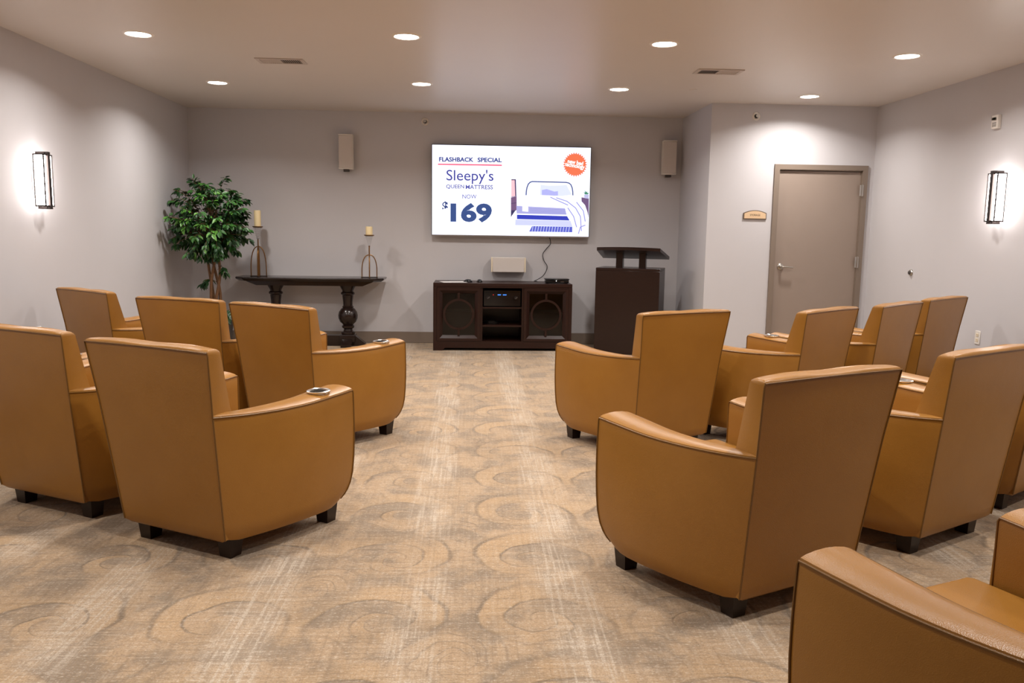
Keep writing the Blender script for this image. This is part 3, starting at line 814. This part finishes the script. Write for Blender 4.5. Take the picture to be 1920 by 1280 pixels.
def candle_stand(x, y, hgt, apex, pan, rod_top, label, beads):
    """aged brass stand of two crossed arches; heights are above the table"""
    t = thing('candle_stand', label, 'candle holder', (x, y, z1), 0.12, 'candle stands on the console table')
    for rz in (0, math.pi/2):
        bm = bmesh.new(); w = 0.086
        pts = [(-w, 0, 0.006)] + [(-w*math.cos(a)**0.8 if a < math.pi/2 else w*abs(math.cos(a))**0.8, 0, 0.09+(apex-0.09)*math.sin(a)) for a in [math.pi*k/20 for k in range(0, 21)]] + [(w, 0, 0.006)]
        add_tube(bm, pts, 0.006, 8)
        a = finish('arch', bm, M['brass'], t, AUTO); a.rotation_euler = (0, 0, rz)
        b = box('base_bar', -w-0.010, w+0.010, -0.010, 0.010, 0, 0.008, M['bronze'], t, 0.002, 1); b.rotation_euler = (0, 0, rz)
    tube('rod', [(0, 0, 0.008), (0, 0, rod_top)], 0.0075, M['brass'], t)
    if beads:
        bm = bmesh.new()
        for k in range(9):
            a = 2*math.pi*k/9
            for j in range(7):
                f_ = j/6.0
                r_ = lerp(0.012, 0.046, f_); z_ = lerp(rod_top+0.006, pan-0.006, f_)
                bmesh.ops.create_icosphere(bm, subdivisions=1, radius=0.0065, matrix=Matrix.Translation((r_*math.cos(a), r_*math.sin(a), z_)))
        o = finish('glass_beads', bm, M['glass'], t, True); o['kind'] = 'stuff'
    else:
        lathe('ring', [(0.004, 0.0), (0.011, 0.004), (0.011, 0.010), (0.004, 0.014), (0.004, 0.0)], M['brass'], t, 16, (0, 0, rod_top-0.006))
    prof = [(0.006, rod_top), (0.012, rod_top+0.01), (0.040, pan-0.012), (0.044, pan-0.002), (0.040, pan-0.002), (0.010, rod_top+0.016), (0.0, rod_top+0.014), (0.0, rod_top)]
    lathe('glass_cone', prof, M['thin_glass'], t, 24)
    lathe('candle_pan', [(0, pan-0.004), (0.044, pan-0.004), (0.058, pan+0.004), (0.060, pan+0.012), (0.056, pan+0.012), (0.050, pan+0.004), (0, pan+0.003)], M['brass'], t, 28)
    return t
candle_stand(-2.449, 9.775, 0, 0.345, 0.566, 0.430, 'tall brass candle stand with glass beads on left end of table', True)
candle_stand(-1.172, 9.775, 0, 0.265, 0.486, 0.365, 'shorter brass candle stand with clear cone on right end of table', False)
def candle(x, y, z, r, h, label):
    t = thing('pillar_candle', label, 'candle', (x, y, z), 0, 'ivory pillar candles')
    lathe('wax', [(0, 0), (r, 0), (r, h-0.006), (r-0.004, h), (r*0.7, h-0.003), (0, h-0.006)], M['candle'], t, 28)
    tube('wick', [(0, 0, h-0.006), (0.001, 0, h+0.008)], 0.0012, M['black_matte'], t, 5)
candle(-2.449, 9.775, z1+0.566+0.0035, 0.038, 0.190, 'tall ivory pillar candle beside the ficus tree')
candle(-1.172, 9.775, z1+0.486+0.0035, 0.040, 0.104, 'short ivory pillar candle nearer the television')

# ------------------------------------------------------------------ ficus tree
random.seed(7)
TX, TYY = -2.82, 9.31
tr = thing('potted_ficus', 'green ficus tree with twisted trunks in the back left corner', 'plant', (TX, TYY, 0))
lathe('pot', [(0, 0), (0.135, 0), (0.150, 0.02), (0.185, 0.29), (0.195, 0.30), (0.195, 0.33), (0.180, 0.33), (0.176, 0.30), (0, 0.295)], M['pot'], tr, 32)
lathe('moss', [(0, 0.296), (0.176, 0.296), (0.165, 0.312), (0.10, 0.325), (0, 0.33)], M['moss'], tr, 24)
for k in range(4):
    pts = []
    for j in range(15):
        z = 0.30 + j*0.085
        a = k*math.pi/2 + z*3.6
        rr = 0.045 + 0.012*math.sin(z*7+k) + (0.05*max(0, z-1.15))
        pts.append((rr*math.cos(a)*1.15, rr*math.sin(a), z))
    tube('trunk', pts, [0.020-0.0007*j for j in range(15)], M['bark'], tr, 8)
leaf_bm = bmesh.new()
def leaf_geo(bm, mtx=None):
    pts = [(0, 0, 0), (0.014, 0.016, 0.003), (0.018, 0.034, 0.004), (0.011, 0.054, 0.001), (0, 0.074, -0.008)]
    mid = [(0, 0.016, -0.002), (0, 0.034, -0.003), (0, 0.054, -0.005)]
    R = [(p[0], p[1], p[2]) for p in pts]; L = [(-p[0], p[1], p[2]) for p in pts]
    def v(p):
        q = Vector(p); 
        return bm.verts.new(mtx @ q if mtx else q)
    r = [v(p) for p in R]; m_ = [v(p) for p in mid]; l = [v(p) for p in L[1:4]]
    for a, b in (((r[0], r[1], m_[0]), (r[0], m_[0], l[0])), ((r[1], r[2], m_[1], m_[0]), (m_[0], m_[1], l[1], l[0])), ((r[2], r[3], m_[2], m_[1]), (m_[1], m_[2], l[2], l[1])), ((r[3], r[4], m_[2]), (m_[2], r[4], l[2]))):
        bm.faces.new(a); bm.faces.new(b)
leaf_meshes = []
for nm in ('leaf', 'leaf_dark', 'leaf_light'):
    bm = bmesh.new(); leaf_geo(bm); me = bpy.data.meshes.new('leaf'); bm.to_mesh(me); bm.free()
    for p in me.polygons: p.use_smooth = True
    me.materials.append(M[nm]); leaf_meshes.append(me)
CC = Vector((-0.02, 0, 1.52))
def crown_r(d):
    """crown radius in direction d : wide mushroom, flatter top with two tufts"""
    h = math.hypot(d.x, d.y)
    r = 0.46
    if d.z > 0: r = 0.46 - 0.02*d.z
    else: r = 0.46 + 0.06*(-d.z)*h - 0.02*(-d.z)
    return r*(0.88+0.24*random.random())
leaves = []
twig_bm = bmesh.new()
sprays = []
for k in range(170):
    zz = random.uniform(-0.96, 0.97); a = random.uniform(0, 2*math.pi)
    h = math.sqrt(1-zz*zz)
    d = Vector((h*math.cos(a), h*math.sin(a), zz))
    r = crown_r(d)
    if zz > 0.3: r *= 0.96 + 0.10*abs(d.x)
    if k % 3 == 0: r *= 0.72
    end = CC + Vector((d.x*r*(0.97 if d.x < 0 else 0.90), d.y*r*0.95, d.z*r*(0.92 if d.z > 0 else 0.98)))
    st = Vector((0.06*d.x, 0.06*d.y, 1.10 + 0.34*max(0, zz) + 0.12*random.random()))
    mid = st.lerp(end, 0.55) + Vector((0, 0, 0.06))
    end.z -= 0.06*h
    if end.x > 0.20: end.y = min(end.y, 0.10)
    path = smooth_path([st, mid, end], 5)
    if min(p.x for p in path)+TX < XL+0.03: continue
    sprays.append(path)
    add_tube(twig_bm, path, 0.0024, 4)
for pts in ([(0.04, 0.05, 0.75), (-0.05, -0.04, 0.80), (-0.10, -0.07, 0.74)], [(0.03, 0.03, 0.90), (0.10, -0.04, 0.94), (0.14, -0.06, 0.87)], [(0.10, 0.0, 0.33), (0.16, -0.06, 0.46), (0.21, -0.10, 0.44)], [(0.10, 0.05, 0.33), (0.13, -0.10, 0.42), (0.16, -0.14, 0.36)]):
    path = smooth_path(pts, 5); sprays.append(path); add_tube(twig_bm, path, 0.0028, 4)
o = finish('twigs', twig_bm, M['bark'], tr); o['kind'] = 'stuff'
for path in sprays:
    n = len(path)
    for q in range(19):
        i = min(n-1, int(n*(0.30+0.70*random.random()**0.7))) if n > 3 else n-1
        p = path[i]
        dirv = (path[min(i+1, n-1)]-path[max(i-1, 0)]).normalized()
        side = Vector((random.uniform(-1, 1), random.uniform(-1, 1), random.uniform(-0.9, 0.25)))
        ax = (dirv*0.7 + side).normalized(); ax.z -= 0.35; ax.normalize()
        upv = Vector((random.uniform(-0.5, 0.5), random.uniform(-0.9, 0.2), 1.0)).normalized()
        xx = ax.cross(upv).normalized(); zz = xx.cross(ax)
        s = random.uniform(0.80, 1.22)
        m4 = Matrix((xx*s, ax*s, zz*s)).transposed().to_4x4(); m4.translation = p + side*0.012
        wx = TX+m4.translation.x+ax.x*0.07*s
        if min(wx, wx-ax.x*0.05) < XL+0.05 or TYY+m4.translation.y > D-0.1: continue
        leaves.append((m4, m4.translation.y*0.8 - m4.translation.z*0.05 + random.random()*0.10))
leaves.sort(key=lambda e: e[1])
stuff_bms = [bmesh.new(), bmesh.new()]
for i, (m4, key) in enumerate(leaves):
    pick = random.random()
    outer = (m4.translation-CC).length
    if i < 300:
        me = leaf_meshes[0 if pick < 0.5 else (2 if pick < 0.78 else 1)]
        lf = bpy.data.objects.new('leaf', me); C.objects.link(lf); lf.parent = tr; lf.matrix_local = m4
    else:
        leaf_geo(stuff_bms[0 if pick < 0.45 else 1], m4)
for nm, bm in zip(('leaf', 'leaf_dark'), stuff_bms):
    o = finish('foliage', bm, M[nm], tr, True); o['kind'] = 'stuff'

# ------------------------------------------------------------------ armchairs
def P_rear(v):
    """rear corner seam of the right side, v=0 bottom .. 1 arm level"""
    return Vector((lerp(0.293, 0.323, v), lerp(-0.345, -0.420, v), lerp(0.088, 0.638, v)))
def P_front(v):
    k = 1-(1-v)**3.2
    rl = max(0, 1-v/0.26)
    return Vector((lerp(0.400, 0.435, k), 0.326+0.010*math.sin(math.pi*v)-0.048*rl**2.2, lerp(0.084, 0.633, v)))
def side_pt(u, v):
    p = P_rear(v).lerp(P_front(v), u)
    b = 4*u*(1-u)
    p.x += (0.018*v + 0.040*(1-v) + 0.010*math.sin(math.pi*v))*b
    # the bottom edge rolls under
    roll_ = max(0, 1-v/0.09)
    p.x -= 0.020*roll_*roll_*(0.4+0.6*b)
    p.z += (-0.017*b*v) + 0.004*sstep(0.60, 0.86, u)*v
    p.z += 0.030*max(0, (u-0.84)/0.16)**2*max(0, 1-v/0.3)
    p.z += 0.022*max(0, 1-u/0.10)**2*max(0, 1-v/0.2)
    return p
def arm_ring(u, s, inset=0.0, ypush=0.0):
    """closed section of an arm at station u; side s"""
    pts = []
    NV = 14
    tops = side_pt(u, 1.0)
    xi = 0.274
    wid = tops.x - xi
    for k in range(NV+1):
        v = k/NV*0.972
        pts.append(side_pt(u, v))
    # rounded outer shoulder and pillowed top
    for k, (f, dz) in enumerate(((0.03, -0.002), (0.12, 0.003), (0.3, 0.008), (0.5, 0.010), (0.7, 0.008), (0.88, 0.003), (0.97, -0.002))):
        pts.append(Vector((tops.x - wid*f, tops.y, tops.z+dz*min(1.0, wid/0.12))))
    for z in (tops.z-0.012, 0.56, 0.42, 0.30, 0.20, 0.10):
        pts.append(Vector((min(xi, side_pt(u, max(0, (z-0.088)/0.55)).x-0.004), side_pt(u, max(0, min(1, (z-0.088)/0.55))).y, min(z, tops.z-0.012))))
    c = sum(pts, Vector())/len(pts)
    out = []
    for p in pts:
        q = p.copy()
        if inset:
            q.x = p.x + (c.x-p.x)*min(1, inset/max(0.02, abs(c.x-p.x)))
            q.z = p.z + (c.z-p.z)*min(1, inset/max(0.05, abs(c.z-p.z)))
        q.y += ypush
        out.append((s*q.x, q.y, q.z))
    return out
def make_arm(s):
    bm = bmesh.new()
    us = [0, 0.04, 0.1, 0.18, 0.27, 0.36, 0.46, 0.56, 0.66, 0.75, 0.83, 0.90, 0.95, 0.98, 1.0]
    rings = [arm_ring(u, s) for u in us]
    rings.append(arm_ring(1.0, s, 0.005, 0.006)); rings.append(arm_ring(1.0, s, 0.016, 0.010)); rings.append(arm_ring(1.0, s, 0.040, 0.011))
    add_loft(bm, rings)
    return bm
def back_ring(z, dx=0.0, dyr=0.0, dyf=0.0):
    if z < 0.638: t_ = (z-0.088)/0.55; wr, yr = lerp(0.293, 0.323, t_), lerp(-0.345, -0.420, t_)
    else: t_ = (z-0.638)/0.266; wr, yr = lerp(0.323, 0.347, t_), lerp(-0.420, -0.460, t_)
    wr -= 0.0015
    if z < 0.45: wf, yf = 0.272, -0.19
    elif z < 0.638: t_ = (z-0.45)/0.188; wf, yf = lerp(0.272, 0.272, t_), lerp(-0.19, -0.275, t_)
    else: t_ = (z-0.638)/0.266; wf, yf = lerp(0.272, 0.334, t_), lerp(-0.275, -0.385, t_)
    wr -= dx; wf -= dx; yr += dyr; yf -= dyf
    bul = 0.010*math.sin(math.pi*min(1, max(0, (z-0.09)/0.80)))
    r = []
    N = 10
    for k in range(N+1):                     # rear face, slightly crowned
        a = -1+2*k/N; r.append((wr*a, yr - bul*(1-a*a), z))
    for k in (0.15, 0.5, 0.85):              # side
        r.append((lerp(wr, wf, k)+0.006*math.sin(math.pi*k), lerp(yr, yf, k), z))
    for k in range(N+1):                     # front face, cushioned
        a = 1-2*k/N; r.append((wf*a, yf + 0.022*(1-a**4)*(1 if z > 0.46 else 0.4), z))
    for k in (0.85, 0.5, 0.15):
        r.append((-(lerp(wr, wf, k)+0.006*math.sin(math.pi*k)), lerp(yr, yf, k), z))
    return r
def make_back():
    bm = bmesh.new()
    zs = [0.10, 0.14, 0.22, 0.32, 0.45, 0.54, 0.638, 0.70, 0.76, 0.82, 0.86, 0.885]
    rings = [[(p[0]*0.90, p[1]+0.022, 0.080) for p in back_ring(0.090, 0.012, 0.006, 0.01)], [(p[0]*0.95, p[1]+0.008, 0.086) for p in back_ring(0.095, 0.012, 0.003, 0.01)]] + [back_ring(z) for z in zs]
    for z, dx, dr, df in ((0.896, 0.0015, 0.001, 0.004), (0.903, 0.006, 0.006, 0.012), (0.9065, 0.014, 0.014, 0.022)):
        rg = back_ring(z, dx, dr, df)
        n = len(rg)
        rings.append([(p[0], p[1], p[2] - 0.004*math.cos(6.5*p[0]/0.35*1.0)*0.5) for p in rg])
    add_loft(bm, rings)
    return bm

chair = thing('armchair', 'prototype', 'chair', (0, 0, 0), 0, 'tan leather armchairs in rows')
pb = finish('backrest', make_back(), M['leather'], chair, AUTO)
# welt around the rear panel
def rear_line(s, z0, z1, n=16):
    out = []
    for k in range(n+1):
        z = lerp(z0, z1, k/n); rg = back_ring(z); p = rg[10] if s > 0 else rg[0]
        out.append(Vector((p[0]+s*0.0012, p[1]-0.0005, z)))
    return out
toprow = [Vector((p[0], p[1]-0.0012, 0.8935+0.002*math.cos(6*p[0]))) for p in back_ring(0.892)[:11]]
finish('back_welt', (lambda bm: (add_tube(bm, rear_line(-1, 0.10, 0.880)+toprow+rear_line(1, 0.10, 0.880)[::-1], 0.0036, 6), bm)[1])(bmesh.new()), M['seam'], pb, AUTO)
arms = {}
for s in (1, -1):
    a = finish('arm', make_arm(s), M['leather'], chair, AUTO)
    arms[s] = a
# cup holder sunk into the right arm
cutter_bm = bmesh.new(); add_lathe(cutter_bm, [(0, -0.07), (0.045, -0.07), (0.045, 0.08), (0, 0.08)], 28, (0.356, 0.178, 0.655))
cutter = finish('cutter', cutter_bm, M['chrome'])
md = arms[1].modifiers.new('hole', 'BOOLEAN'); md.operation = 'DIFFERENCE'; md.object = cutter; md.solver = 'EXACT'
bpy.context.view_layer.update()
dg = bpy.context.evaluated_depsgraph_get()
me = bpy.data.meshes.new_from_object(arms[1].evaluated_get(dg))
arms[1].modifiers.clear(); me.name = 'arm'; arms[1].data = me
if len(me.materials) == 0: me.materials.append(M['leather'])
while len(me.materials) > 1: me.materials.pop()
me.set_sharp_from_angle(angle=AUTO)
bpy.data.objects.remove(cutter)
tops = side_pt(0.835, 1.0).z + 0.012
cup = lathe('cup_holder', [(0.040, 0.0), (0.053, 0.0), (0.054, 0.004), (0.048, 0.006), (0.0435, 0.003), (0.0425, -0.045), (0.0, -0.045), (0.0, -0.066), (0.0445, -0.066), (0.0445, -0.002), (0.040, 0.0)], M['chrome'], chair, 32)
cup.location = (0.356, 0.178, tops); cup.rotation_euler = (0.035, 0, 0); cup['label'] = 'chrome cup holder'
# welts of the arms: outer top edge, front edge, inner top edge
for s in (1, -1):
    pts = []
    for k in range(25):
        u = k/24; p = side_pt(u, 1.0); pts.append(Vector((s*(p.x+0.0005), p.y, p.z-0.008)))
    fr = [side_pt(1.0, v) for v in (0.965, 0.93, 0.85, 0.7, 0.55, 0.4, 0.27, 0.16, 0.09, 0.04, 0.0)]
    pts[-1] = Vector((pts[-1].x - s*0.001, pts[-1].y, pts[-1].z-0.002))
    pts += [Vector((s*(p.x+0.0005), p.y+0.0015, p.z)) for p in fr]
    bm = bmesh.new(); add_tube(bm, pts, 0.0036, 6)
    pts = []
    for k in range(5, 25):
        u = k/24; p = side_pt(u, 1.0); pts.append(Vector((s*0.2742, p.y, p.z-0.006)))
    pts.append(Vector((s*0.2742, pts[-1].y+0.004, pts[-1].z-0.01)))
    pts += [Vector((s*0.2742, pts[-1].y, z)) for z in (0.55, 0.45, 0.30, 0.15)]
    add_tube(bm, pts, 0.0034, 6)
    finish('arm_welt', bm, M['seam'], arms[s], AUTO)
# seat cushion and front rail
bm = bmesh.new(); add_box(bm, -0.268, 0.268, -0.20, 0.395, 0.31, 0.452, 0.030, 4)
for v in bm.verts:
    if v.co.z > 0.42: v.co.z += 0.018*(1-(v.co.x/0.28)**2)*(1-((v.co.y-0.1)/0.36)**2)
sc = finish('seat_cushion', bm, M['leather'], chair, AUTO)
bm = bmesh.new()
loop = [(-0.266, -0.16), (-0.266, 0.365), (-0.258, 0.386), (-0.238, 0.394), (0.238, 0.394), (0.258, 0.386), (0.266, 0.365), (0.266, -0.16)]
add_tube(bm, [(p[0], p[1], 0.4385) for p in loop], 0.004, 6); finish('cushion_welt', bm, M['seam'], sc, AUTO)
box('front_rail', -0.275, 0.275, -0.25, 0.300, 0.095, 0.312, M['leather'], chair, 0.012, 2)
for (x, y) in ((0.322, 0.262), (-0.322, 0.262), (0.235, -0.262), (-0.235, -0.262)):
    bm = bmesh.new()
    a, b = 0.030, 0.040
    add_loft(bm, [[(x-a, y-a, 0), (x+a, y-a, 0), (x+a, y+a, 0), (x-a, y+a, 0)], [(x-b, y-b, 0.115), (x+b, y-b, 0.115), (x+b, y+b, 0.115), (x-b, y+b, 0.115)]])
    finish('leg', bm, M['leg'], chair)

CHAIRS = [  # x, y, turn to the right, label
    (-1.078, 3.738, 0.502, 'tan leather armchair at aisle end of left second row, nearest on left'),
    (-1.870, 4.233, 0.480, 'tan leather armchair in left second row, cut by left frame edge'),
    (-2.640, 4.800, 0.600, 'tan leather armchair hidden behind left second row, against the left wall'),
    (-0.972, 5.474, 0.596, 'tan leather armchair at aisle end of left front row, before the console table'),
    (-1.725, 5.912, 0.421, 'tan leather armchair in middle of left front row, before the ficus'),
    (-2.547, 6.526, 0.657, 'tan leather armchair of left front row nearest the left wall'),
    (1.063, 3.158, -0.462, 'tan leather armchair at aisle end of right second row, largest fully seen'),
    (2.006, 3.747, -0.532, 'tan leather armchair second from aisle in right second row'),
    (2.775, 4.330, -0.600, 'tan leather armchair third in right second row, sliver at right frame edge'),
    (1.115, 5.330, -0.468, 'tan leather armchair at aisle end of right front row, before the lectern'),
    (2.049, 5.538, -0.690, 'tan leather armchair second in right front row, before the storage door'),
    (2.780, 6.050, -0.705, 'tan leather armchair third from the aisle in right front row'),
    (3.479, 6.650, -0.652, 'tan leather armchair of right front row nearest the right wall'),
    (1.290, 1.653, -0.391, 'tan leather armchair in bottom right corner, arm and seat nearest camera'),
]
for i, (x, y, a, lab) in enumerate(CHAIRS):
    o = chair if i == 0 else copy_tree(chair)
    o.location = (x, y, 0); o.rotation_euler = (0, 0, -a); o['label'] = lab
